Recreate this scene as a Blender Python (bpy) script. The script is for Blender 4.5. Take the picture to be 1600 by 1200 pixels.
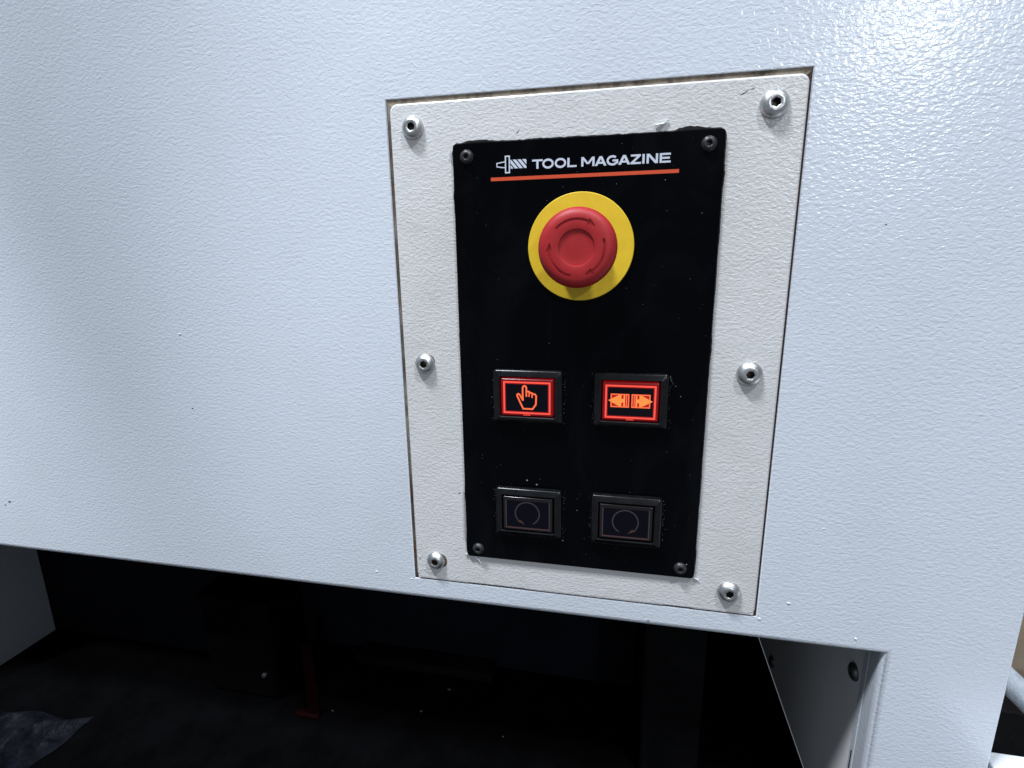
import bpy, bmesh, math, random
from mathutils import Vector, Matrix, noise
R = math.radians
random.seed(7)
for o in list(bpy.data.objects): bpy.data.objects.remove(o)
sc = bpy.context.scene
col = sc.collection
CAMZ = 1200.0                      # all modelling below is in millimetres; z is relative to the camera height
def W(x, y, z): return Vector((x, y, z + CAMZ)) * 0.001

# ------------------------------------------------------------------ camera, world, lamps, exposure
cd = bpy.data.cameras.new('camera'); cam = bpy.data.objects.new('camera', cd); col.objects.link(cam)
cd.sensor_width = 36.0; cd.lens = 18.817; cd.clip_start = 0.005; cd.clip_end = 100
right = Vector((0.97864, 0.20513, -0.01346)); up = Vector((-0.03450, 0.22846, 0.97294)); fwd = Vector((-0.20266, 0.95170, -0.23066))
m = Matrix((right, up, -fwd)).transposed().to_4x4(); m.translation = W(0, -316.1, 0)
cam.matrix_world = m
sc.camera = cam

wd = bpy.data.worlds.new('World'); sc.world = wd; wd.use_nodes = True
bg = wd.node_tree.nodes['Background']; bg.inputs[0].default_value = (0.80, 0.89, 1.0, 1); bg.inputs[1].default_value = 0.27

def lamp(name, pos, aim, sx, sy, power, colr):
    ld = bpy.data.lights.new(name, 'AREA'); ld.shape = 'RECTANGLE'; ld.size = sx; ld.size_y = sy
    ld.energy = power; ld.color = colr
    lo = bpy.data.objects.new(name, ld); col.objects.link(lo); lo.location = pos
    lo.rotation_euler = (Vector(aim) - Vector(pos)).to_track_quat('-Z', 'Y').to_euler()
    return lo
# the hall's ceiling lamps: one steeply above to the left, one further down the hall to the right; the later spots are added to shape pools on the wall
lamp('ceiling_lamp', (-0.80, -0.80, 3.70), (-0.05, 0, 1.15), 0.45, 0.18, 124, (0.87, 0.93, 1.0))
def spot(name, pos, aim, size, blend, power, radius, colr):
    ld = bpy.data.lights.new(name, 'SPOT'); ld.energy = power; ld.spot_size = R(size); ld.spot_blend = blend; ld.shadow_soft_size = radius; ld.color = colr
    lo = bpy.data.objects.new(name, ld); col.objects.link(lo); lo.location = pos
    lo.rotation_euler = (Vector(aim) - Vector(pos)).to_track_quat('-Z', 'Y').to_euler()
spot('hall_lamp', (1.36, -3.05, 2.36), (0.75, 0, 1.20), 33, 0.12, 66, 0.09, (0.90, 0.95, 1.0))
spot('added_pool_spot', (0.90, -1.0, 3.40), (0.70, 0, 1.20), 44, 0.12, 165, 0.09, (0.87, 0.93, 1.0))  # added spot; its cone edge draws the soft shade boundary on the left
spot('added_pool_spot', (-1.6, -1.2, 3.2), (-0.64, 0, 1.17), 9.0, 0.5, 270, 0.08, (0.87, 0.93, 1.0))  # added small pool that brightens the far left of the wall
spot('added_pool_spot', (-0.1, -0.9, 3.3), (-0.20, 0, 1.37), 8.0, 0.8, 62, 0.08, (0.87, 0.93, 1.0))  # added faint pool lifting the upper wall left of the plate

sc.view_settings.view_transform = 'Standard'; sc.view_settings.look = 'None'
sc.view_settings.exposure = 0.0; sc.view_settings.gamma = 1.0; sc.view_settings.use_curve_mapping = False
sc.cycles.max_bounces = 8

# ------------------------------------------------------------------ materials
MAT = {}
class NT:
    def __init__(s, name):
        s.m = bpy.data.materials.new(name); s.m.use_nodes = True; s.t = s.m.node_tree; s.b = s.t.nodes['Principled BSDF']
        MAT[name] = s.m
    def n(s, typ, **kw):
        x = s.t.nodes.new(typ)
        for k, v in kw.items(): setattr(x, k, v)
        return x
    def l(s, a, b): s.t.links.new(a, b)
    def coord(s, scale=(1, 1, 1)):
        tc = s.n('ShaderNodeTexCoord'); mp = s.n('ShaderNodeMapping'); mp.inputs['Scale'].default_value = scale
        s.l(tc.outputs['Object'], mp.inputs['Vector']); return mp.outputs[0]
    def noise(s, vec, scale, detail=2, rough=0.5, dist=0.0):
        x = s.n('ShaderNodeTexNoise'); x.inputs['Scale'].default_value = scale; x.inputs['Detail'].default_value = detail
        x.inputs['Roughness'].default_value = rough; x.inputs['Distortion'].default_value = dist
        s.l(vec, x.inputs['Vector']); return x.outputs['Fac']
    def ramp(s, fac, stops):
        x = s.n('ShaderNodeValToRGB'); e = x.color_ramp.elements
        while len(e) < len(stops): e.new(0.5)
        for i, (p, c) in enumerate(stops): e[i].position = p; e[i].color = c if len(c) == 4 else (*c, 1)
        s.l(fac, x.inputs[0]); return x.outputs[0]
    def mix(s, fac, a, b, mode='MIX'):
        x = s.n('ShaderNodeMix', data_type='RGBA', blend_type=mode)
        for sock, v in ((x.inputs[0], fac), (x.inputs[6], a), (x.inputs[7], b)):
            if hasattr(v, 'is_linked'): s.l(v, sock)
            elif isinstance(v, (int, float)): sock.default_value = v
            else: sock.default_value = (*v, 1)
        return x.outputs[2]
    def math(s, op, a, b=None):
        x = s.n('ShaderNodeMath', operation=op)
        for i, v in enumerate((a, b)):
            if v is None: continue
            if hasattr(v, 'is_linked'): s.l(v, x.inputs[i])
            else: x.inputs[i].default_value = v
        return x.outputs[0]
    def bump(s, h, dist, strength=1.0, normal=None):
        x = s.n('ShaderNodeBump'); x.inputs['Distance'].default_value = dist; x.inputs['Strength'].default_value = strength
        s.l(h, x.inputs['Height'])
        if normal is not None: s.l(normal, x.inputs['Normal'])
        return x.outputs[0]
    def set(s, **kw):
        for k, v in kw.items():
            sock = s.b.inputs[k.replace('_', ' ')]
            if hasattr(v, 'is_linked'): s.l(v, sock)
            elif isinstance(v, (int, float)): sock.default_value = v
            else: sock.default_value = (*v, 1) if sock.type == 'RGBA' else v
        return s.m

def paint(name, base, dirt, rough, amp, scale, dirt_amount, lump=0.5):
    t = NT(name); v = t.coord(); vw = t.coord((0.75, 1, 1.25))
    a = t.noise(vw, scale, 1.5, 0.5, 0.6); b = t.noise(vw, scale * 2.3, 1, 0.5, 0.3); c = t.noise(v, 42, 2)
    h = t.math('ADD', t.math('MULTIPLY', t.ramp(a, [(0.30, (0, 0, 0)), (0.72, (1, 1, 1))]), 1.0), t.math('MULTIPLY', b, 0.12))
    h = t.math('ADD', h, t.math('MULTIPLY', c, lump))
    blot = t.ramp(t.noise(v, 9, 4, 0.6), [(0.45, (0, 0, 0)), (0.8, (1, 1, 1))])
    fine = t.ramp(t.noise(v, 75, 4, 0.7), [(0.55, (0, 0, 0)), (0.9, (1, 1, 1))])
    cc = t.mix(t.math('MULTIPLY', t.math('ADD', blot, t.math('MULTIPLY', fine, 0.6)), dirt_amount), base, dirt)
    r = t.math('ADD', rough, t.math('MULTIPLY', blot, 0.10))
    t.set(Base_Color=cc, Roughness=r, Normal=t.bump(h, amp)); return t.m
paint('cover_paint', (0.585, 0.622, 0.682), (0.47, 0.49, 0.52), 0.16, 0.000105, 470, 0.35)
paint('plate_paint', (0.595, 0.59, 0.595), (0.44, 0.41, 0.375), 0.22, 0.00013, 520, 0.6, 3.0)
paint('liner_paint', (0.40, 0.42, 0.46), (0.33, 0.34, 0.36), 0.45, 0.00012, 250, 0.4)

paint('leg_liner_brightened', (0.84, 0.85, 0.86), (0.7, 0.49, 0.52), 0.45, 0.00006, 400, 0.4)  # cover paint made paler in colour to replace missing bounce light
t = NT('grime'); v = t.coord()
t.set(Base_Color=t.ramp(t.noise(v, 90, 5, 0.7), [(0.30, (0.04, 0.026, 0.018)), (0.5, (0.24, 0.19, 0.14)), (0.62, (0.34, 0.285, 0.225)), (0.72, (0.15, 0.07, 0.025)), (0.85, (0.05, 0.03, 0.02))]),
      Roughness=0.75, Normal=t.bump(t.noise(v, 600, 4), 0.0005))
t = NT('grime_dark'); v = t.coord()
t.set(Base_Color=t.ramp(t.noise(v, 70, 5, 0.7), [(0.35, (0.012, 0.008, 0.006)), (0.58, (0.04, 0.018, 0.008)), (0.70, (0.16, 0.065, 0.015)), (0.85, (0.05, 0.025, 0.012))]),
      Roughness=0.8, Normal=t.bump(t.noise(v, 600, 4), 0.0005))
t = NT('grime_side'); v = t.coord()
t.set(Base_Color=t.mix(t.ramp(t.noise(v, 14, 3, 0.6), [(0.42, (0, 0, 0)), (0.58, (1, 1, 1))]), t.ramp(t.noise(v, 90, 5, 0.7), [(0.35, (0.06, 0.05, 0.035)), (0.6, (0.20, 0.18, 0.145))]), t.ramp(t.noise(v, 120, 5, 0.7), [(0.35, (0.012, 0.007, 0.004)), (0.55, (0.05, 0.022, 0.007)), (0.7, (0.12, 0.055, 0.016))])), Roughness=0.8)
t = NT('rust'); v = t.coord()
t.set(Base_Color=t.ramp(t.noise(v, 500, 4, 0.7), [(0.3, (0.06, 0.035, 0.018)), (0.7, (0.16, 0.10, 0.055))]), Roughness=0.9)

t = NT('black_panel'); v = t.coord()
sm = t.ramp(t.noise(t.coord((1, 1, 0.45)), 22, 5, 0.65, 1.2), [(0.48, (0, 0, 0)), (0.78, (1, 1, 1))])
t.set(Base_Color=t.mix(t.math('MULTIPLY', sm, 0.35), (0.0010, 0.0011, 0.0020), (0.008, 0.0085, 0.0095)), Roughness=t.math('ADD', 0.035, t.math('MULTIPLY', sm, 0.06)), Specular_IOR_Level=0.07,
      Normal=t.bump(t.noise(v, 900, 2), 0.00001))
t = NT('black_edge'); t.set(Base_Color=(0.012, 0.012, 0.014), Roughness=0.3)
t = NT('black_seal_shade'); v = t.coord(); t.set(Base_Color=(0.006, 0.0055, 0.0055), Roughness=0.8, Specular_IOR_Level=0.1, Normal=t.bump(t.noise(v, 500, 3), 0.0003))
t = NT('bezel_plastic'); v = t.coord()
t.set(Base_Color=t.ramp(t.noise(v, 160, 5, 0.7), [(0.4, (0.003, 0.0033, 0.004)), (0.8, (0.009, 0.0095, 0.011))]), Roughness=t.math('ADD', 0.16, t.math('MULTIPLY', t.noise(v, 130, 4), 0.18)), Specular_IOR_Level=0.32)
t = NT('steel'); v = t.coord()
t.set(Base_Color=t.ramp(t.noise(v, 180, 4, 0.6), [(0.3, (0.40, 0.40, 0.39)), (0.65, (0.68, 0.69, 0.70))]), Metallic=1.0, Roughness=t.math('ADD', 0.27, t.math('MULTIPLY', t.noise(v, 420, 4), 0.22)),
      Normal=t.bump(t.noise(v, 900, 3), 0.00006))
t = NT('steel_socket'); v = t.coord()
t.set(Base_Color=t.ramp(t.noise(v, 500, 3), [(0.4, (0.02, 0.017, 0.014)), (0.7, (0.12, 0.10, 0.085))]), Metallic=0.6, Roughness=0.45)
t = NT('dull_steel'); v = t.coord(); t.set(Base_Color=t.ramp(t.noise(v, 300, 4), [(0.35, (0.08, 0.08, 0.085)), (0.7, (0.22, 0.22, 0.23))]), Metallic=0.8, Roughness=0.4)
t = NT('black_oxide'); v = t.coord(); t.set(Base_Color=(0.028, 0.028, 0.030), Metallic=0.35, Roughness=0.42, Normal=t.bump(t.noise(v, 900, 2), 0.00005))
t = NT('black_socket'); t.set(Base_Color=(0.004, 0.004, 0.004), Roughness=0.5)
t = NT('estop_red'); v = t.coord()
t.set(Base_Color=t.ramp(t.noise(v, 260, 5, 0.7), [(0.3, (0.31, 0.012, 0.015)), (0.75, (0.36, 0.017, 0.020))]), Roughness=t.math('ADD', 0.42, t.math('MULTIPLY', t.noise(v, 90, 4), 0.12)), Specular_IOR_Level=0.35, Normal=t.bump(t.noise(v, 1400, 2), 0.00003))
t = NT('estop_collar'); t.set(Base_Color=(0.05, 0.02, 0.015), Roughness=0.5)
t = NT('estop_yellow'); v = t.coord()
t.set(Base_Color=t.ramp(t.noise(v, 110, 4, 0.65), [(0.3, (0.66, 0.43, 0.010)), (0.7, (0.74, 0.50, 0.016))]), Roughness=0.55)
t = NT('print_white'); t.set(Base_Color=(0.52, 0.56, 0.65), Roughness=0.5)
t = NT('print_orange'); v = t.coord(); t.set(Base_Color=(0.56, 0.060, 0.014), Roughness=0.5)
def glow(name, c, s, base=(0.2, 0.01, 0.01)):
    t = NT(name); t.set(Base_Color=base, Emission_Color=c, Emission_Strength=s, Roughness=0.25); return t
glow('lit_line', (1.0, 0.095, 0.06), 1.0)
glow('lit_halo', (0.60, 0.004, 0.006), 0.45, (0.03, 0.002, 0.003))
glow('lit_glyph', (1.0, 0.17, 0.05), 1.0)
glow('lit_arrow', (1.0, 0.30, 0.055), 1.0)
glow('lit_wash', (0.60, 0.004, 0.006), 0.5)
glow('lit_lens', (0.60, 0.003, 0.006), 0.26, (0.03, 0.002, 0.003))
t = NT('dark_film'); t.set(Base_Color=(0.003, 0.003, 0.006), Roughness=0.2, Specular_IOR_Level=0.12)
t = NT('dim_film'); t.set(Base_Color=(0.006, 0.0045, 0.007), Roughness=0.2, Specular_IOR_Level=0.12)
t = NT('unlit_lens'); t.set(Base_Color=(0.007, 0.004, 0.005), Roughness=0.18)
t = NT('unlit_line'); t.set(Base_Color=(0.040, 0.030, 0.033), Roughness=0.5)
t = NT('unlit_arrow'); t.set(Base_Color=(0.055, 0.023, 0.020), Roughness=0.5)
t = NT('unlit_bar'); t.set(Base_Color=(0.070, 0.030, 0.031), Roughness=0.5)
t = NT('paint_nib'); t.set(Base_Color=(0.66, 0.69, 0.73), Roughness=0.25)
t = NT('paint_chip'); t.set(Base_Color=(0.10, 0.11, 0.12), Roughness=0.7)
t = NT('dust'); t.set(Base_Color=(0.16, 0.165, 0.17), Roughness=0.9)
def dark(name, a, b, rough, sc_=30, bumpd=0.0008):
    t = NT(name); v = t.coord(); t.set(Base_Color=t.ramp(t.noise(v, sc_, 5, 0.65), [(0.35, a), (0.7, b)]), Roughness=rough, Normal=t.bump(t.noise(v, sc_ * 4, 4), bumpd), Specular_IOR_Level=0.03 if b[0] < .0101 else .12 if b[0] < .1 else .5); return t.m
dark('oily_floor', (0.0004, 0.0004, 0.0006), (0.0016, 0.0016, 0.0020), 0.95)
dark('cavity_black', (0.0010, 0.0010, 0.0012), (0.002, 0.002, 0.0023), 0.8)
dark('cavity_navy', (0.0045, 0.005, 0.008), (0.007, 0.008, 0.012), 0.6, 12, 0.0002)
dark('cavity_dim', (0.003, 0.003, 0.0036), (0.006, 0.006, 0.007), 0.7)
dark('red_paint', (0.004, 0.0005, 0.0008), (0.008, 0.0010, 0.0015), 0.5, 40, 0.0002)
dark('plastic_sheet', (0.003, 0.0035, 0.005), (0.010, 0.011, 0.016), 0.45, 60, 0.001)
dark('tan_wall', (0.42, 0.33, 0.23), (0.55, 0.44, 0.32), 0.8, 25, 0.0003)
dark('tube_grey', (0.50, 0.56, 0.63), (0.70, 0.76, 0.84), 0.45, 200, 0.0005)
dark('black_box', (0.004, 0.0045, 0.006), (0.012, 0.011, 0.011), 0.6, 80, 0.0004)
dark('white_board', (0.80, 0.84, 0.90), (0.88, 0.90, 0.94), 0.5, 160, 0.0006)
t = NT('chip_metal'); t.set(Base_Color=(0.16, 0.16, 0.16), Metallic=0.6, Roughness=0.5)

# ------------------------------------------------------------------ helpers
def thing(name, label, cat, loc, group=None, kind=None):
    o = bpy.data.objects.new(name, None); col.objects.link(o); o.location = W(*loc); o.empty_display_size = 0.01
    o['label'] = label; o['category'] = cat
    if group: o['group'] = group
    if kind: o['kind'] = kind
    o['_o'] = loc
    return o
def base_of(o):
    while o.parent: o = o.parent
    return o['_o']
def obj(name, bm, mat, parent=None, sharp=35, label=None, kind=None, origin=None):
    """mesh given in scene millimetres -> object whose data is local to its thing"""
    off = Vector(base_of(parent)) if parent else Vector(origin or (0, 0, 0))
    me = bpy.data.meshes.new(name)
    for v in bm.verts: v.co = (v.co - off) * 0.001
    bm.normal_update()
    sm_ = [len(f.verts) <= 8 and f.calc_area() < 1500e-6 and not (f.normal.y < -.9999 and f.calc_area() > 60e-6) for f in bm.faces]
    bm.to_mesh(me); bm.free()
    me.set_sharp_from_angle(angle=R(sharp))
    me.polygons.foreach_set('use_smooth', sm_)
    for mm in ([mat] if isinstance(mat, str) else mat): me.materials.append(MAT[mm])
    o = bpy.data.objects.new(name, me); col.objects.link(o)
    if parent: o.parent = parent
    else: o.location = W(*off)
    if label: o['label'] = label
    if kind: o['kind'] = kind
    return o
def tag(o, label, cat=None, kind=None, group=None):
    o['label'] = label
    if cat: o['category'] = cat
    if kind: o['kind'] = kind
    if group: o['group'] = group
    return o

def rrect(cx, cz, hw, hh, r, n=5):
    pts = []
    r = max(min(r, hw - 1e-4, hh - 1e-4), 1e-4)
    for sx, sz, a0 in ((1, 1, 0), (-1, 1, 90), (-1, -1, 180), (1, -1, 270)):
        for i in range(n + 1):
            a = R(a0 + 90 * i / n)
            pts.append((cx + sx * (hw - r) + r * math.cos(a), cz + sz * (hh - r) + r * math.sin(a)))
    return pts
def loft(rings, cap0=False, cap1=True, bm=None, closed=False, mi=None):
    """rings: list of lists of (x, y, z), all the same length, outside first"""
    bm = bm or bmesh.new()
    vs = [[bm.verts.new(p) for p in r] for r in rings]
    n = len(vs[0]); pairs = list(zip(vs, vs[1:]))
    if closed: pairs.append((vs[-1], vs[0]))
    for k, (a, b) in enumerate(pairs):
        for i in range(n):
            j = (i + 1) % n
            f = bm.faces.new((a[i], b[i], b[j], a[j]))
            if mi: f.material_index = mi[k]
    if cap0: bm.faces.new(vs[0])
    if cap1:
        f = bm.faces.new(list(reversed(vs[-1])))
    bmesh.ops.recalc_face_normals(bm, faces=bm.faces)
    return bm
def plate_rings(cx, cz, prof):      # prof: (hw, hh, r, y)
    return [[(x, y, z) for x, z in rrect(cx, cz, hw, hh, r)] for hw, hh, r, y in prof]
def lathe(cx, cz, prof, n=48, cap=True, bm=None, cap0=False):   # prof: (r, y); axis along y
    return loft([[(cx + r * math.cos(2 * math.pi * i / n), y, cz + r * math.sin(2 * math.pi * i / n)) for i in range(n)] for r, y in prof], cap1=cap, cap0=cap0, bm=bm)
def box(x0, x1, y0, y1, z0, z1, bm=None, bev=0.0):
    bm = bm or bmesh.new()
    r = bmesh.ops.create_cube(bm, size=1)['verts']
    for v in r: v.co = Vector(((x0 + x1) / 2 + v.co.x * (x1 - x0), (y0 + y1) / 2 + v.co.y * (y1 - y0), (z0 + z1) / 2 + v.co.z * (z1 - z0)))
    if bev:
        es = {e for v in r for e in v.link_edges}
        bmesh.ops.bevel(bm, geom=list(es), offset=bev, segments=2, affect='EDGES', profile=0.5)
    return bm
def stroke(bm, pts, w, y, closed=False, th=0.08):
    """flat printed line of width w along (x, z) points, mitred"""
    P = [Vector(p) for p in pts]; n = len(P); L = []; Rr = []
    for i in range(n):
        a = P[i - 1] if (i or closed) else None
        b = P[(i + 1) % n] if (i < n - 1 or closed) else None
        d1 = (P[i] - a).normalized() if a is not None else None
        d2 = (b - P[i]).normalized() if b is not None else None
        if d1 is None: d1 = d2
        if d2 is None: d2 = d1
        n1 = Vector((-d1.y, d1.x)); n2 = Vector((-d2.y, d2.x)); mm = (n1 + n2)
        mm = mm.normalized() if mm.length > 1e-6 else n1
        k = w / 2 / max(mm.dot(n1), 0.45)
        L.append(P[i] + mm * k); Rr.append(P[i] - mm * k)
    vl = [bm.verts.new((p.x, y, p.y)) for p in L]; vr = [bm.verts.new((p.x, y, p.y)) for p in Rr]
    for i in range(n if closed else n - 1):
        j = (i + 1) % n
        bm.faces.new((vl[i], vr[i], vr[j], vl[j]))
    return bm
def poly(bm, pts, y):
    bm.faces.new([bm.verts.new((x, y, z)) for x, z in pts]); return bm
def flat_print(bm):
    """all faces to the viewer (-y)"""
    bm.normal_update()
    for f in bm.faces:
        if f.normal.y > 0: f.normal_flip()
    return bm
def arc(cx, cz, r, a0, a1, n=24): return [(cx + r * math.cos(R(a0 + (a1 - a0) * i / n)), cz + r * math.sin(R(a0 + (a1 - a0) * i / n))) for i in range(n + 1)]
def blob(bm, x, y, z, rx, ry, rz, seed=0, sub=2, amp=0.35, rot=0.0):
    r = bmesh.ops.create_icosphere(bm, subdivisions=sub, radius=1)['verts']
    cr, sr = math.cos(rot), math.sin(rot)
    for v in r:
        k = 1 + amp * noise.noise(v.co * 1.7 + Vector((seed * 3.1, seed, -seed)))
        a, b, c = v.co.x * rx * k, v.co.y * ry * k, v.co.z * rz * k
        v.co = Vector((x + a * cr - c * sr, y + b, z + a * sr + c * cr))
    return bm

# ------------------------------------------------------------------ the machine cover
XS, XR, ZB = 159.5, 226.0, -237.0           # slot side, right edge, lower edge
OX0, OX1, OZ0, OZ1 = -139.5, 86.4, -220.6, 89.2
cover = thing('machine_cover', 'large pale grey orange-peel painted machine cover with a dark opening below', 'machine cover', (0, 0, -640))
bm = bmesh.new()
xs = [-900, OX0, OX1, XS, XR]; zs = [-640, ZB, OZ0, OZ1, 420]
V = [[bm.verts.new((x, 0, z)) for x in xs] for z in zs]
for i in range(4):
    for j in range(4):
        if i == 0 and j < 3: continue
        if i == 2 and j == 1: continue
        bm.faces.new((V[i][j], V[i][j + 1], V[i + 1][j + 1], V[i + 1][j]))
front = list(bm.faces)
ext = bmesh.ops.extrude_face_region(bm, geom=front)
for v in ext['geom']:
    if isinstance(v, bmesh.types.BMVert): v.co.y = 14.5
bmesh.ops.delete(bm, geom=[v for row in V for v in row if not v.link_faces], context='VERTS')
bmesh.ops.recalc_face_normals(bm, faces=bm.faces)
def fr(e): return all(abs(v.co.y) < 1e-6 for v in e.verts) and len({round(f.normal.y, 2) for f in e.link_faces}) > 1
def on(e, f): return all(f(v.co) for v in e.verts)
slot = [e for e in bm.edges if fr(e) and (on(e, lambda c: abs(c.z - ZB) < .01 and c.x < XS + .01) or on(e, lambda c: abs(c.x - XS) < .01 and c.z < ZB + .01))]
bmesh.ops.bevel(bm, geom=slot, offset=4.2, segments=6, affect='EDGES', profile=0.5)
rgt = [e for e in bm.edges if fr(e) and on(e, lambda c: abs(c.x - XR) < .01)]
bmesh.ops.bevel(bm, geom=rgt, offset=1.6, segments=4, affect='EDGES', profile=0.5)
hole = [e for e in bm.edges if fr(e) and on(e, lambda c: OX0 - .01 < c.x < OX1 + .01 and OZ0 - .01 < c.z < OZ1 + .01)]
bmesh.ops.bevel(bm, geom=hole, offset=0.5, segments=2, affect='EDGES', profile=0.5)
obj('front_sheet', bm, 'cover_paint', cover, 40)
# rebate behind the plate: its dirty lip shows in the gap round the plate
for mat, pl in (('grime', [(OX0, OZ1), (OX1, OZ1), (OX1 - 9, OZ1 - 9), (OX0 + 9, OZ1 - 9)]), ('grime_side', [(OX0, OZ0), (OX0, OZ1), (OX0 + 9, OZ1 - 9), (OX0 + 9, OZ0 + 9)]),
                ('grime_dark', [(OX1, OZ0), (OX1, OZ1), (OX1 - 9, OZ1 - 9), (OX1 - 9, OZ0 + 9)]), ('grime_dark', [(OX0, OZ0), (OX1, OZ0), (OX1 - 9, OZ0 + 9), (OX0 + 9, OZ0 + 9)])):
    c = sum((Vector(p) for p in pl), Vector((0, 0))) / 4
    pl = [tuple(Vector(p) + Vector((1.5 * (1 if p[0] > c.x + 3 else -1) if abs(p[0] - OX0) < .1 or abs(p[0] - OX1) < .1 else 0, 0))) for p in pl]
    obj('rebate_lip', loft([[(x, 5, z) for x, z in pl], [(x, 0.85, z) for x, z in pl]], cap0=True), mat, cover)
# side liner inside the leg, with bolts and a slot
lin = obj('side_liner', box(XS + 0.6, XS + 4, 16.2, 330, -422, ZB + 6, bev=0.6), 'leg_liner_brightened', cover)
obj('liner_edge', box(XS - 0.2, XS + 3, 15.0, 21.0, -640, ZB + 4, bev=0.5), 'cover_paint', cover)
obj('slot', box(XS - 0.35, XS + 1, 17.2, 18.4, -352, -326), 'black_socket', lin)
def side_bolt(y, z):
    bm = lathe(0, 0, [(6.0, 0), (6.0, -0.9), (5.4, -2.0), (4.2, -2.9), (2.6, -3.3), (2.5, -1.2)], 28)
    for v in bm.verts: v.co = Vector((XS + 0.6 + v.co.y, y + v.co.x, z + v.co.z))
    bmesh.ops.recalc_face_normals(bm, faces=bm.faces)
    return obj('bolt', bm, 'dull_steel', lin)
side_bolt(31, -275.5); side_bolt(196, -421 + 14)
# nibs and chips of the paint
for x, z, r in ((-304, -49.2, 1.3), (143.4, -227.8, 1.2), (104, -208.6, 1.3), (-142, -221.6, 0.9), (-169, -219, 1.0), (-160, -222, 0.7), (88.4, -221.6, 1.2), (118, -157, 0.8), (-468, 12, 0.9), (-120, -228, 0.7)):
    obj('paint_nib', blob(bmesh.new(), x, 0.05, z, r * 0.95, r * 0.4, r * 0.62, x, 2, 0.5), 'paint_nib', cover)
for x, z, r in ((-496.6, -192.7, 1.6), (-502, -196, 1.1), (21.7, -232.6, 0.9), (-303, -103, 0.9), (128, 13.6, 0.55)):
    obj('paint_chip', blob(bmesh.new(), x, 0.0, z, r, 0.16, r * 0.55, x, 2, 0.5), 'paint_chip', cover)

# ------------------------------------------------------------------ mounting plate with six screws
PX0, PX1, PZ0, PZ1 = -137.4, 85.3, -219.6, 86.5
pcx, pcz, phw, phh = (PX0 + PX1) / 2, (PZ0 + PZ1) / 2, (PX1 - PX0) / 2, (PZ1 - PZ0) / 2
PY = -0.45
mount = thing('mounting_plate', 'off-white painted steel plate with six silver screws framing the black control panel', 'plate', (pcx, PY, PZ0))
obj('plate_body', loft(plate_rings(pcx, pcz, [(phw, phh, 4.5, 0.7), (phw, phh, 4.5, PY + 0.8), (phw - .3, phh - .3, 4.3, PY + .3), (phw - 1.0, phh - 1.0, 3.8, PY)]), cap0=True), 'plate_paint', mount, 50)

def hexring(cx, cz, af, y, n=48, rot=0.0):
    out = []
    for i in range(n):
        th = 2 * math.pi * i / n; a = (th + rot + math.pi / 6) % (math.pi / 3) - math.pi / 6
        r = af / 2 / math.cos(a); out.append((cx + r * math.cos(th), y, cz + r * math.sin(th)))
    return out
def screw(parent, x, z, y0, r, h, af, mat, smat, rot=0.0, label=None):
    n = 48; ring = lambda rr, y: [(x + rr * math.cos(2 * math.pi * i / n), y, z + rr * math.sin(2 * math.pi * i / n)) for i in range(n)]
    prof = [(r, y0 + 0.15), (r, y0 - 0.18 * h), (r * .97, y0 - .30 * h), (r * .90, y0 - .52 * h), (r * .80, y0 - .72 * h), (r * .68, y0 - .88 * h), (r * .58, y0 - h)]
    rings = [ring(a, b) for a, b in prof] + [ring(af * .66, y0 - h), hexring(x, z, af, y0 - h + 0.35, n, rot)]
    s = obj('screw', loft(rings, cap1=False), mat, parent, 45, label)
    obj('socket', loft([hexring(x, z, af, y0 - h + 0.35, n, rot), hexring(x, z, af, y0 - 0.3, n, rot)], cap1=True), smat, s, 30)
    return s
SCR = [(-124.6, 74.0, .3, None), (70.6, 74.0, .9, None), (-124.6, -65.8, .1, None), (70.2, -66.4, .6, None), (-124.0, -206.4, .2, 'dull screw with rusty right flank'), (69.7, -206.6, .8, None)]
for x, z, rot, lab in SCR:
    k = (316.1 - 3) / 316.1
    screw(mount, x * k, z * k, PY, 6.5 if x < 0 else 7.0, 3.9, 4.1, 'steel', 'steel_socket', rot, lab)
# rust beside two screws, smeared paint lumps by the lower ones
def crescent(cx, cz, r0, r1, a0, a1, y, seed):
    bm = bmesh.new(); n = 14; A = []; B = []
    for i in range(n + 1):
        a = R(a0 + (a1 - a0) * i / n); w = math.sin(math.pi * i / n)
        rr = r0 + (r1 - r0) * w * (0.75 + 0.5 * noise.noise(Vector((i * .6, seed, 0))))
        A.append(bm.verts.new((cx + r0 * .96 * math.cos(a), y, cz + r0 * .96 * math.sin(a)))); B.append(bm.verts.new((cx + rr * math.cos(a), y, cz + rr * math.sin(a))))
    for i in range(n): bm.faces.new((A[i], A[i + 1], B[i + 1], B[i]))
    return flat_print(bm)
obj('rust_stain', crescent(-122.8, -204.4, 6.4, 8.6, -60, 60, PY - .12, 1), 'rust', mount, label='brown rust stain beside the lower left screw')
obj('rust_stain', crescent(-123.4, -65.2, 6.4, 7.3, 0, 70, PY - .12, 5), 'rust', mount)
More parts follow.
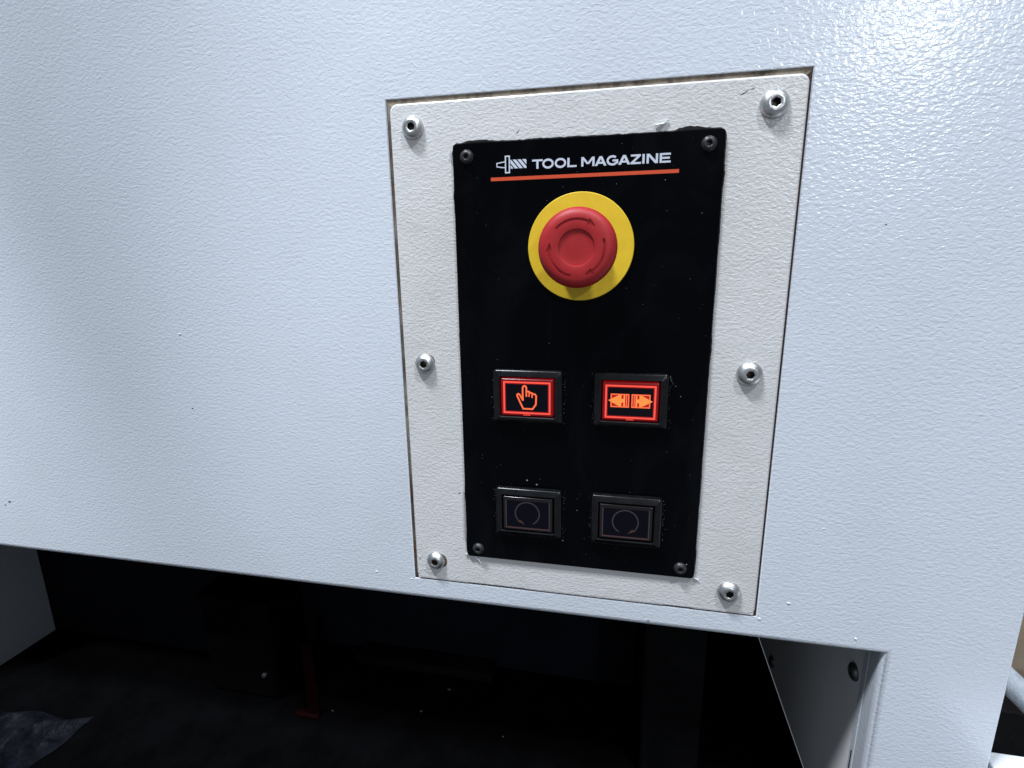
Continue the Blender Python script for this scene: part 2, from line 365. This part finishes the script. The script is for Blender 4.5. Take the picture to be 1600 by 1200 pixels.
def residue(x0, x1, z0, z1, amp, seed, step=.55):
    bm = bmesh.new(); nx = int((x1 - x0) / step) + 1; nz = int((z1 - z0) / step) + 1; G = []
    for i in range(nx):
        G.append([])
        for j in range(nz):
            u, w_ = i / (nx - 1), j / (nz - 1); x = x0 + u * (x1 - x0); z = z0 + w_ * (z1 - z0)
            e = min(1, 5 * min(u, 1 - u)) * min(1, 4 * min(w_, 1 - w_))
            h = noise.noise(Vector((x * .33, z * .42, seed))) * 1.1 + noise.noise(Vector((x * .9, z * 1.1, seed + 4))) * .7 - .28
            G[-1].append(bm.verts.new((x, PY + .12 - amp * max(-.2, h * e), z)))
    for i in range(nx - 1):
        for j in range(nz - 1): bm.faces.new((G[i][j], G[i + 1][j], G[i + 1][j + 1], G[i][j + 1]))
    return flat_print(bm)
for a in ((-136.6, -126, -219.2, -188, 1.0, 1), (-126, -100, -219.3, -213, .9, 2), (48, 84.5, -219.3, -211, .8, 3), (-60, 30, -219.3, -215.6, .6, 6), (55, 68, -141, -130, .6, 8), (-103.4, -86, -204, -196, .8, 11)):
    obj('paint_residue', residue(*a), 'plate_paint', mount, 180)
for x, z, a, b, rot in ((55, 79.3, 2.6, .28, .5), (59, 81, 1.0, .25, .3), (-104.0, -152.5, .9, .6, 0), (-62, 67.6, 1.6, .25, .8)):
    obj('paint_chip', blob(bmesh.new(), x, PY, z, a, .14, b, x, 2, .5, rot), 'paint_chip', mount)

# ------------------------------------------------------------------ black control panel
BX0, BX1, BZ0, BZ1 = -99.6, 47.6, -197.2, 63.0
bcx, bcz, bhw, bhh = (BX0 + BX1) / 2, (BZ0 + BZ1) / 2, (BX1 - BX0) / 2, (BZ1 - BZ0) / 2
BY = -2.5; PR = BY - 0.07
panel = thing('control_panel', 'glossy black control panel headed TOOL MAGAZINE over an orange line', 'control panel', (bcx, BY, BZ0))
obj('faceplate', loft(plate_rings(bcx, bcz, [(bhw, bhh, 2.3, PY - .02), (bhw, bhh, 2.3, BY + .45), (bhw - .15, bhh - .15, 2.2, BY + .12), (bhw - .5, bhh - .5, 2.1, BY)]), cap0=True), 'black_panel', panel, 40)
# ragged seal round the panel; its wide black top also paints the gap's shadow
bm = bmesh.new(); N = 420; per = []
out = rrect(bcx, bcz, bhw + .2, bhh + .2, 2.5, 4)
P = [Vector(p) for p in out]; tot = sum((P[(i + 1) % len(P)] - P[i]).length for i in range(len(P)))
pts = []; i = 0; acc = 0.0
for k in range(N):
    s = tot * k / N
    while acc + (P[(i + 1) % len(P)] - P[i]).length < s: acc += (P[(i + 1) % len(P)] - P[i]).length; i += 1
    d = (P[(i + 1) % len(P)] - P[i]); u = d.normalized(); p = P[i] + u * (s - acc); pts.append((p, Vector((u.y, -u.x))))
inn = []; oo = []; top = []
for k, (p, nn) in enumerate(pts):
    up_ = 1.0 if nn.y > .6 else (0.45 if abs(nn.x) > .6 else 0.2)
    c = 1.0 if (p - Vector((BX1, BZ1))).length < 26 or (p - Vector((BX0, BZ1))).length < 30 else 0.55
    w = .2 + up_ * c * (.35 + 3.2 * max(0, noise.noise(Vector((p.x * .05, p.y * .05, 3)))) + .7 * noise.noise(Vector((p.x * .35, p.y * .35, 9))) + .4 * noise.noise(Vector((p.x * 1.3, p.y * 1.3, 2))))
    w = max(w, .12)
    q = p + nn * w
    oo.append(bm.verts.new((q.x, PY - .04, q.y))); q = p + nn * w * .5; top.append(bm.verts.new((q.x, PY - .7 * min(w, 1.2), q.y))); inn.append(bm.verts.new((p.x - nn.x * .6, PY - 1.0, p.y - nn.y * .6)))
for k in range(N):
    j = (k + 1) % N
    bm.faces.new((oo[k], oo[j], top[j], top[k])); bm.faces.new((top[k], top[j], inn[j], inn[k]))
bmesh.ops.recalc_face_normals(bm, faces=bm.faces)
flat_print(bm)
obj('seal_and_shade', bm, 'black_seal_shade', panel)
for x, z, pts in ((0, 0, [(-101, -196.5), (-97.5, -196.2), (-94.5, -197.6), (-92, -200), (-90.6, -202.6)]), (0, 0, [(12, 66.6), (16, 67.0), (18.5, 69.2)]), (0, 0, [(47.6, -197), (50.5, -198.2)]), (0, 0, [(-101.2, 60), (-101.6, 55)]), (0, 0, [(-101.3, -150), (-101.5, -186)])):
    bm = bmesh.new(); ring = []
    for k, (px, pz) in enumerate(pts):
        rr = .75 * (1 - .5 * abs(2 * k / (len(pts) - 1) - 1)); ring.append([(px + rr * .5 * math.cos(a), PY - .8 + rr * math.sin(a), pz + rr * .8 * math.cos(a)) for a in [2 * math.pi * q / 8 for q in range(8)]])
    loft(ring, cap0=True, cap1=True, bm=bm)
    obj('paint_flake', bm, 'paint_nib', panel, label='curl of white paint at the edge of the panel' if len(pts) == 5 else None)
for x, z in ((-91.2, 55.6), (39.5, 55.8), (-91.4, -190.8), (39.0, -190.6)):
    screw(panel, x, z, BY, 4.0, 2.3, 2.5, 'black_oxide', 'black_socket', x)

# heading: drill icon, TOOL MAGAZINE, orange rule
bm = bmesh.new()
stroke(bm, [(-69.0, 52.1), (-73.7, 51.4), (-73.7, 49.6), (-69.0, 48.9)], .55, PR - .01)
stroke(bm, [(-68.75, 54.9), (-66.55, 54.9), (-66.55, 46.3), (-68.75, 46.3)], .72, PR, True)
DX0, DX1, DZ0, DZ1 = -65.9, -56.8, 48.35, 53.0
for k in range(5):                                   # slanted flutes, clipped to the drill's outline
    x0 = DX0 - 4.3 + k * 2.75; w = 1.95; sl = 4.0
    q = [(x0, DZ1), (x0 + w, DZ1), (x0 + w + sl, DZ0), (x0 + sl, DZ0)]
    def clip(pl, x, keep_gt):
        o = []
        for a, b in zip(pl, pl[1:] + pl[:1]):
            ia = (a[0] >= x) == keep_gt; ib = (b[0] >= x) == keep_gt
            if ia: o.append(a)
            if ia != ib: tt = (x - a[0]) / (b[0] - a[0]); o.append((x, a[1] + tt * (b[1] - a[1])))
        return o
    q = clip(clip(q, DX0, True), DX1, False)
    if len(q) > 2: poly(bm, q, PR)
obj('drill_icon', flat_print(bm), 'print_white', panel, label='white line drawing of a drill in its holder')
bm = bmesh.new(); z0, z1 = 47.65, 52.45; zm = (z0 + z1) / 2; sv, sh = 1.18, 0.96; lift = [0.0]
def hl(x0, x1, z): poly(bm, [(x0, z - sh / 2), (x1, z - sh / 2), (x1, z + sh / 2), (x0, z + sh / 2)], PR)
def vl(x): poly(bm, [(x - sv / 2, z0), (x + sv / 2, z0), (x + sv / 2, z1), (x - sv / 2, z1)], PR)
def diag(xa, za, xb, zb, w=1.35): lift[0] += .001; poly(bm, [(xa - w / 2, za), (xa + w / 2, za), (xb + w / 2, zb), (xb - w / 2, zb)], PR - .004 - lift[0])
def oval(x0, x1, a0=0, a1=360):
    rx = (x1 - x0 - sv) / 2; rz = (z1 - z0 + .25 - sh) / 2; cx = (x0 + x1) / 2
    n = 32; pp_ = [(cx + rx * math.cos(R(a0 + (a1 - a0) * i / n)), zm + rz * math.sin(R(a0 + (a1 - a0) * i / n))) for i in range(n + (a1 - a0 < 360))]
    stroke(bm, pp_, 1.08, PR, a1 - a0 >= 360)
hl(-53.6, -47.6, z1 - sh / 2); poly(bm, [(-50.6 - sv / 2, z0), (-50.6 + sv / 2, z0), (-50.6 + sv / 2, z1 - sh), (-50.6 - sv / 2, z1 - sh)], PR)
oval(-47.9, -41.5); oval(-41.0, -34.6)
vl(-33.4); hl(-32.74, -28.9, z0 + sh / 2)
vl(-25.8); vl(-19.8); diag(-25.75, z1, -22.8, z0 + 1.2); diag(-19.85, z1, -22.8, z0 + 1.2)
def letA(x0, x1):
    c = (x0 + x1) / 2; diag(c - .05, z1, x0 + .75, z0, 1.4); diag(c + .05, z1, x1 - .75, z0, 1.4); poly(bm, [(x0 + 1.4, z0 + 1.0), (x1 - 1.4, z0 + 1.0), (x1 - 1.8, z0 + 1.95), (x0 + 1.8, z0 + 1.95)], PR - .03)
letA(-19.1, -12.7); letA(-6.6, -0.2)
oval(-12.8, -6.5, 48, 330); poly(bm, [(-9.6, zm - .55), (-6.55, zm - .55), (-6.55, zm + .45), (-9.6, zm + .45)], PR - .03); poly(bm, [(-7.75, z0 + .75), (-6.55, z0 + .75), (-6.55, zm - .55), (-7.75, zm - .55)], PR - .031)
hl(0.0, 5.2, z1 - sh / 2); hl(-.1, 5.4, z0 + sh / 2); diag(4.4, z1 - sh * .8, .75, z0 + sh * .8, 1.6)
vl(6.65)
vl(8.85); vl(13.55); diag(8.95, z1, 13.45, z0, 1.6)
vl(15.6); hl(16.26, 20.6, z1 - sh / 2); hl(16.26, 20.2, zm); hl(16.26, 20.7, z0 + sh / 2)
obj('title_lettering', flat_print(bm), 'print_white', panel, label='white capitals TOOL MAGAZINE')
bm = poly(bmesh.new(), [(-77.4, 42.1), (25.2, 42.3), (25.2, 44.15), (-77.4, 44.0)], PR)
obj('orange_rule', flat_print(bm), 'print_orange', panel, label='orange line under the heading')
# lint and specks on the panel, too many and too small to count
bm = bmesh.new()
for k in range(110):
    x = random.uniform(BX0 + 4, BX1 - 3); z = random.uniform(BZ0 + 3, BZ1 - 3); r = random.uniform(.05, .16) * (1.8 if random.random() < .08 else 1)
    blob(bm, x, BY - .04, z, r * random.uniform(.8, 1.8), r * .5, r, k, 1, .5, random.uniform(0, 3))
for bx, bz in ((-56.7, -83), (4.7, -83), (-56.7, -160.4), (4.7, -160.4)):
    for k in range(46):
        s = random.choice((-1, 1, 1)); x = bx + s * (21.8 + abs(random.gauss(0, 1.0))); z = bz + random.uniform(-17, 15); r = random.uniform(.06, .19)
        blob(bm, x, BY - .05, z, r, r * .5, r * random.uniform(.7, 1.8), k, 1, .5, random.uniform(0, 3))
for x, z, r in ((-51.6, -141.5, .75), (-29.6, 27.5, .5), (-34.7, -179.0, .6), (-42, -165.5, .45), (-25.6, -157, .35), (42.6, -187.5, .5), (-57.8, -139.0, .7), (33, -80, .35), (18.4, 39.0, .3), (24, -176.5, .5)):
    blob(bm, x, BY - .08, z, r, r * .6, r * .7, x, 1, .4)
obj('lint', bm, 'dust', panel, kind='stuff', label='pale lint specks on the black panel')

# ------------------------------------------------------------------ emergency stop
EX, EZ = -26.2, 4.9; HX, HZ = -25.9, 4.2
es = thing('emergency_stop', 'red mushroom emergency stop button on a round yellow disc', 'stop button', (EX, BY, EZ - 30))
obj('yellow_disc', lathe(EX, EZ, [(29.7, BY), (29.7, BY - 1.3), (29.4, BY - 1.6), (16, BY - 1.62)], 96), 'estop_yellow', es, 40)
obj('collar', lathe(HX, HZ, [(14.5, BY - 1.5), (14.5, BY - 7), (13.0, BY - 7.2), (12.4, BY - 16)], 48), 'estop_collar', es, 40)
hp = [(12.0, -14.5), (15.5, -15.0), (18.6, -16.6), (20.2, -19.0), (20.75, -22.0), (20.8, -24.6), (20.5, -26.4), (19.9, -27.9), (18.9, -29.1), (17.6, -29.9), (16.0, -30.3), (13.0, -30.5), (9.75, -30.55), (9.45, -30.45), (9.3, -29.75), (9.0, -29.65), (5, -29.7)]
bm = lathe(HX, HZ, hp, 128)
head = obj('mushroom_head', bm, 'estop_red', es, 38, label='red mushroom head with three engraved turning arrows')
cut = bmesh.new()
def prism(pts, y0, y1):
    a = [cut.verts.new((x, y0, z)) for x, z in pts]; b = [cut.verts.new((x, y1, z)) for x, z in pts]; n = len(pts)
    cut.faces.new(a); cut.faces.new(list(reversed(b)))
    for i in range(n): cut.faces.new((a[i], b[i], b[(i + 1) % n], a[(i + 1) % n]))
for a0, a1 in ((138, 48), (18, -72), (-102, -192)):
    ra = 14.4; a1h = a1 + 17
    o_ = arc(HX, HZ, ra + .65, a0, a1h, 18); i_ = arc(HX, HZ, ra - .65, a0, a1h, 18)
    c = lambda r, a: (HX + r * math.cos(R(a)), HZ + r * math.sin(R(a)))
    prism(o_ + [c(ra + 1.75, a1h + 1), c(ra - .1, a1), c(ra - 1.75, a1h + 1)] + i_[::-1], -31.5, -29.75)
bmesh.ops.recalc_face_normals(cut, faces=cut.faces)
ct = obj('cutter', cut, 'estop_red', es)
md = head.modifiers.new('engraving', 'BOOLEAN'); md.operation = 'DIFFERENCE'; md.object = ct; md.solver = 'EXACT'
dg = bpy.context.evaluated_depsgraph_get(); dg.update()
nm = bpy.data.meshes.new_from_object(head.evaluated_get(dg)); head.modifiers.clear(); head.data = nm
for p in nm.polygons: p.use_smooth = True
nm.set_sharp_from_angle(angle=R(38))
if not nm.materials: nm.materials.append(MAT['estop_red'])
bpy.data.objects.remove(ct)

# ------------------------------------------------------------------ four push buttons
FY = BY - 5.2
def push_button(cx, cz, lit, label):
    b = thing('push_button', label, 'push button', (cx, BY, cz - 16.5), 'square push buttons on the black panel')
    prof = [(21.3, 16.5, 1.8, BY + .02), (21.3, 16.5, 1.8, BY - 2.9), (21.12, 16.32, 1.75, BY - 3.4), (20.75, 15.95, 1.6, BY - 3.8), (20.2, 15.4, 1.4, BY - 4.05), (17.75, 13.2, 1.0, FY + .05), (17.4, 12.85, .9, FY), (16.95, 12.4, .8, FY + .35), (16.8, 12.25, .7, FY + 1.0), (16.6, 12.1, .7, BY - .5)]
    obj('bezel', loft(plate_rings(cx, cz, prof), cap1=False), 'bezel_plastic', b, 28)
    LY = FY + .15
    lens = obj('lens', loft(plate_rings(cx, cz, [(16.0, 11.5, .6, BY - .3), (16.0, 11.5, .6, LY + .8), (15.85, 11.35, .6, LY + .35), (15.55, 11.05, .55, LY + .07), (15.2, 10.7, .5, LY)])), 'lit_lens' if lit else 'unlit_lens', b, 30)
    y = LY - .05
    film = loft(plate_rings(cx, cz - .15, [(13.9, 9.3, .2, LY + .05), (13.9, 9.3, .2, y)]))
    if lit:
        obj('film', film, 'dark_film' if lit == 'hand' else 'dim_film', lens)
        bm = stroke(bmesh.new(), [(cx - 14.0, cz + 9.4), (cx + 14.0, cz + 9.4), (cx + 14.0, cz - 9.7), (cx - 14.0, cz - 9.7)], 0.98, y - .03, True)
        obj('border', flat_print(bm), 'lit_line', lens)
        bm = stroke(bmesh.new(), [(cx - 13.75, cz + 9.15), (cx + 13.75, cz + 9.15), (cx + 13.75, cz - 9.45), (cx - 13.75, cz - 9.45)], 1.6, y - .012, True)
        obj('halo', flat_print(bm), 'lit_halo', lens)
        obj('tick', flat_print(poly(bmesh.new(), [(cx - 2.2, cz - 11.15), (cx + 2.2, cz - 11.15), (cx + 2.2, cz - 10.7), (cx - 2.2, cz - 10.7)], LY - .03)), 'lit_line', lens)
    else:
        obj('film', film, 'dark_film', lens)
        for x in (-14.0, 14.0): obj('border', flat_print(poly(bmesh.new(), [(cx + x - .35, cz - 9.2), (cx + x + .35, cz - 9.2), (cx + x + .35, cz + 9.3), (cx + x - .35, cz + 9.3)], y - .03)), 'unlit_line', lens)
        obj('border_bar', flat_print(poly(bmesh.new(), [(cx - 14.3, cz - 10.1), (cx + 14.3, cz - 10.1), (cx + 14.3, cz - 9.25), (cx - 14.3, cz - 9.25)], y - .03)), 'unlit_bar', lens)
    return b, lens, y - .03
RZ1, RZ2, CX1, CX2 = -83.0, -160.3, -56.7, 4.6
# lit, pointing hand
b, lens, y = push_button(CX1, RZ1, 'hand', 'lit red push button with a pointing hand symbol, upper left of the four')
bm = bmesh.new(); ox, oz = -56.9, -83.1
S = lambda pts, w=.98, cl=False: stroke(bm, pts, w, y, cl)
S([(-59.0, -84.9), (-60.2, -82.6), (-61.1, -81.1), (-61.8, -80.75), (-62.5, -81.2), (-62.6, -82.0), (-60.8, -86.0), (-58.9, -90.0), (-53.1, -90.0), (-51.1, -87.0), (-50.9, -82.0), (-51.2, -81.1), (-51.9, -80.6), (-52.9, -80.6), (-53.3, -80.1), (-54.2, -79.9), (-54.8, -79.5), (-55.4, -79.1), (-56.4, -79.1)])
S([(-59.0, -84.9), (-59.15, -82.0), (-59.2, -76.9), (-58.8, -76.0), (-58.0, -75.6), (-57.2, -76.0), (-56.9, -76.9), (-56.9, -82.4)])
S([(-55.2, -79.3), (-55.2, -82.4)], .75); S([(-53.4, -80.2), (-53.4, -83.0)], .75)
obj('hand_symbol', flat_print(bm), 'lit_glyph', lens, label='glowing orange outline of a pointing hand')
# lit, two arrows pointing apart
b, lens, y = push_button(CX2, RZ1, 'arrows', 'lit red push button with two orange arrows pointing apart, upper right of the four')
bm = bmesh.new(); wash = bmesh.new()
for s in (-1, 1):
    X = lambda d: CX2 + s * d; zc = -82.45
    poly(wash, [(X(.7), zc - 4.0), (X(11.2), zc - 4.0), (X(11.2), zc + 4.0), (X(.7), zc + 4.0)], y)
    stroke(bm, [(X(.95), zc - 3.75), (X(11.0), zc - 3.75), (X(11.0), zc + 3.75), (X(.95), zc + 3.75)], .7, y - .03, True)
    stroke(bm, [(X(2.2), zc - 3.4), (X(2.2), zc + 3.4)], .55, y - .03)
obj('arrow_frame', flat_print(bm), 'lit_glyph', lens); obj('red_wash', flat_print(wash), 'lit_wash', lens)
for s in (-1, 1):
    X = lambda d: CX2 + s * d; bm = bmesh.new()
    poly(bm, [(X(3.0), zc - 3.4), (X(3.9), zc - 3.4), (X(3.9), zc - 1.1), (X(5.1), zc - 1.1), (X(5.1), zc - 3.4), (X(6.4), zc - 3.4), (X(12.7), zc), (X(6.4), zc + 3.4), (X(5.1), zc + 3.4), (X(5.1), zc + 1.1), (X(3.9), zc + 1.1), (X(3.9), zc + 3.4), (X(3.0), zc + 3.4)], y - .05)
    obj('arrow', flat_print(bm), 'lit_arrow', lens)
# unlit, turning arrows
for cx, s, lab in ((CX1, -1, 'unlit dark push button with a circular arrow ending lower left, bottom left of the four'), (CX2, 1, 'unlit dark push button with a circular arrow ending lower right, bottom right of the four')):
    b, lens, y = push_button(cx, RZ2, None, lab)
    c0 = cx - .2; cz = RZ2 + .6; r = 7.75
    pts = [(c0 + s * r * math.cos(R(a)), cz + r * math.sin(R(a))) for a in [-48 + 290 * i / 40 for i in range(41)]]
    obj('circle_symbol', flat_print(stroke(bmesh.new(), pts, .75, y)), 'unlit_line', lens)
    P_ = lambda rr, a: (c0 + s * rr * math.cos(R(a)), cz + rr * math.sin(R(a)))
    obj('arrow_tip', flat_print(poly(bmesh.new(), [P_(8.6, -42), P_(6.4, -48), P_(8.0, -80)], y - .02)), 'unlit_arrow', lens)

# ------------------------------------------------------------------ the dark opening under the cover
FZ = -422.0
def struct(name, bm, mat, label, origin=(0, 0, 0)):
    o = obj(name, bm, mat, None, origin=origin); o['kind'] = 'structure'; o['label'] = label; return o
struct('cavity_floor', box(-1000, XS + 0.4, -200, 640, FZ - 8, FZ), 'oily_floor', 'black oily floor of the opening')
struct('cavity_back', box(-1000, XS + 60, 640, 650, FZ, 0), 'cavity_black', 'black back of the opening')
struct('cavity_light_lid', box(-1000, XS + 60, 15, 640, ZB + 8, ZB + 14), 'cavity_black', 'unseen black lid added over the opening')  # added out of view to keep lamp light from entering above
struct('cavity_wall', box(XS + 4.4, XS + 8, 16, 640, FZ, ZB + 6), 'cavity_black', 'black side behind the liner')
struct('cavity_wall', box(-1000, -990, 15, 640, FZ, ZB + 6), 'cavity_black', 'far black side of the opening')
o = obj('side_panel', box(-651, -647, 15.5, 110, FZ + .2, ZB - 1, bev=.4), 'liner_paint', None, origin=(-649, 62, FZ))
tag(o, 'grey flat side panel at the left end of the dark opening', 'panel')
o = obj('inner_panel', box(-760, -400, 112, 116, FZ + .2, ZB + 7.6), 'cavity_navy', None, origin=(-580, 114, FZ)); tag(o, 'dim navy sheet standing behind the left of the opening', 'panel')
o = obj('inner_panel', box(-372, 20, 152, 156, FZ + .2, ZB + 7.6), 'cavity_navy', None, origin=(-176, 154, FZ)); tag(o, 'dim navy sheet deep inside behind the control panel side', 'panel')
o = obj('upright_post', box(24, 70, 58, 120, FZ + .2, ZB + 7.6, bev=2), 'cavity_dim', None, origin=(47, 89, FZ)); tag(o, 'dark upright post inside the opening near its right end', 'post')
mo = thing('motor_box', 'black box with a small bolt head standing inside the opening', 'box', (-356, 87, FZ))
obj('housing', box(-395, -318, 66, 108, FZ + 1, -318, bev=5), 'cavity_black', mo)
obj('lid', box(-397, -316, 64, 110, -317.5, -312, bev=1.5), 'cavity_black', mo)
bm = lathe(-331, FZ + 30, [(2.4, 66), (2.4, 64), (2.0, 63.2), (1.0, 62.9)], 16); obj('bolt', bm, 'dull_steel', mo)
br = thing('red_bracket', 'small dull red L-shaped bracket beside the black box in the opening', 'bracket', (-290, 60, FZ))
obj('upright', box(-281, -270, 56, 60, FZ + 4.2, FZ + 78, bev=.6), 'red_paint', br)
obj('foot', box(-294, -270, 53, 60.4, FZ + .2, FZ + 4, bev=.6), 'red_paint', br)
o = obj('ledge', box(-270, -120, 128, 150, FZ + .3, FZ + 10, bev=2), 'cavity_dim', None, origin=(-195, 139, FZ)); tag(o, 'low dusty dark ledge against the inner sheet', 'ledge')
# crumpled dark plastic on the floor, lower left
bm = bmesh.new(); nx, ny = 90, 70; G = []
for i in range(nx):
    row = []
    for j in range(ny):
        u, v_ = i / (nx - 1), j / (ny - 1); x = -700 + 215 * u; y = -120 + 130 * v_
        e = min(u, 1 - u, v_, 1 - v_) * 4; e = min(1, e)
        h = (.5 - abs(noise.noise(Vector((x * .016, y * .02, 1))))) * 40 + (.4 - abs(noise.noise(Vector((x * .045, y * .05, 5))))) * 20 + (.3 - abs(noise.noise(Vector((x * .12, y * .12, 8))))) * 7
        row.append(bm.verts.new((x + 10 * noise.noise(Vector((y * .03, 0, x * .01))), y + 14 * noise.noise(Vector((x * .02, 3, 0))), FZ + .6 + max(h, .2) * e)))
    G.append(row)
for i in range(nx - 1):
    for j in range(ny - 1): bm.faces.new((G[i][j], G[i + 1][j], G[i + 1][j + 1], G[i][j + 1]))
bmesh.ops.recalc_face_normals(bm, faces=bm.faces)
o = obj('plastic_sheet', bm, 'plastic_sheet', None, 180, origin=(-570, -35, FZ)); tag(o, 'crumpled dark plastic sheet on the floor at lower left', 'sheet')
CH = [(-160, 112, 1.3, 'brighter metal chip on the dark floor in front of the ledge'), (-178, 82, 1.1, 'small metal chip on the dark floor nearer than the ledge'), (-262, 66, .8, 'tiny metal chip on the floor beside the red bracket'), (-95, 70, .6, 'tiny metal chip on the floor below the middle of the control panel')]
for k, (x, y_, r, lab) in enumerate(CH):
    o = obj('metal_chip', blob(bmesh.new(), x, y_, FZ + r * .7, r * 1.5, r, r * .7, k, 1, .6), 'chip_metal', None, origin=(x, y_, FZ))
    tag(o, lab, 'metal chip', group='metal chips on the dark floor')

# ------------------------------------------------------------------ what shows past the cover's right edge
o = obj('tan_board', box(262, 620, 190, 202, -640, -200, bev=1), 'tan_wall', None, origin=(440, 196, -640)); tag(o, 'dull tan board behind the right edge of the cover', 'board')
bm = bmesh.new(); path = [Vector((246, 84, -268)), Vector((264, 68, -287)), Vector((280, 60, -301)), Vector((302, 54, -322)), Vector((350, 50, -364))]
rings = []
for k, p in enumerate(path):
    d = (path[min(k + 1, 4)] - path[max(k - 1, 0)]).normalized(); a = d.cross(Vector((0, 1, 0))).normalized(); b_ = d.cross(a)
    rings.append([tuple(p + (a * math.cos(q) + b_ * math.sin(q)) * 8.5) for q in [2 * math.pi * i / 20 for i in range(20)]])
o = obj('grey_tube', loft(rings, cap0=True, cap1=True, bm=bm), 'tube_grey', None, 60, origin=(300, 60, -364)); tag(o, 'pale grey hose slanting down past the right edge of the cover', 'hose')
o = obj('black_case', box(240, 560, 95, 125, -560, -345, bev=3), 'black_box', None, origin=(400, 110, -560)); tag(o, 'black case under the grey hose at the right edge', 'case')
o = obj('white_tray', box(233, 560, -70, 20, -330, -312.5, bev=1.5), 'white_board', None, origin=(396, -25, -330)); tag(o, 'bright white tray in the bottom right corner', 'tray')
for o in list(bpy.data.objects):
    if '_o' in o: del o['_o']
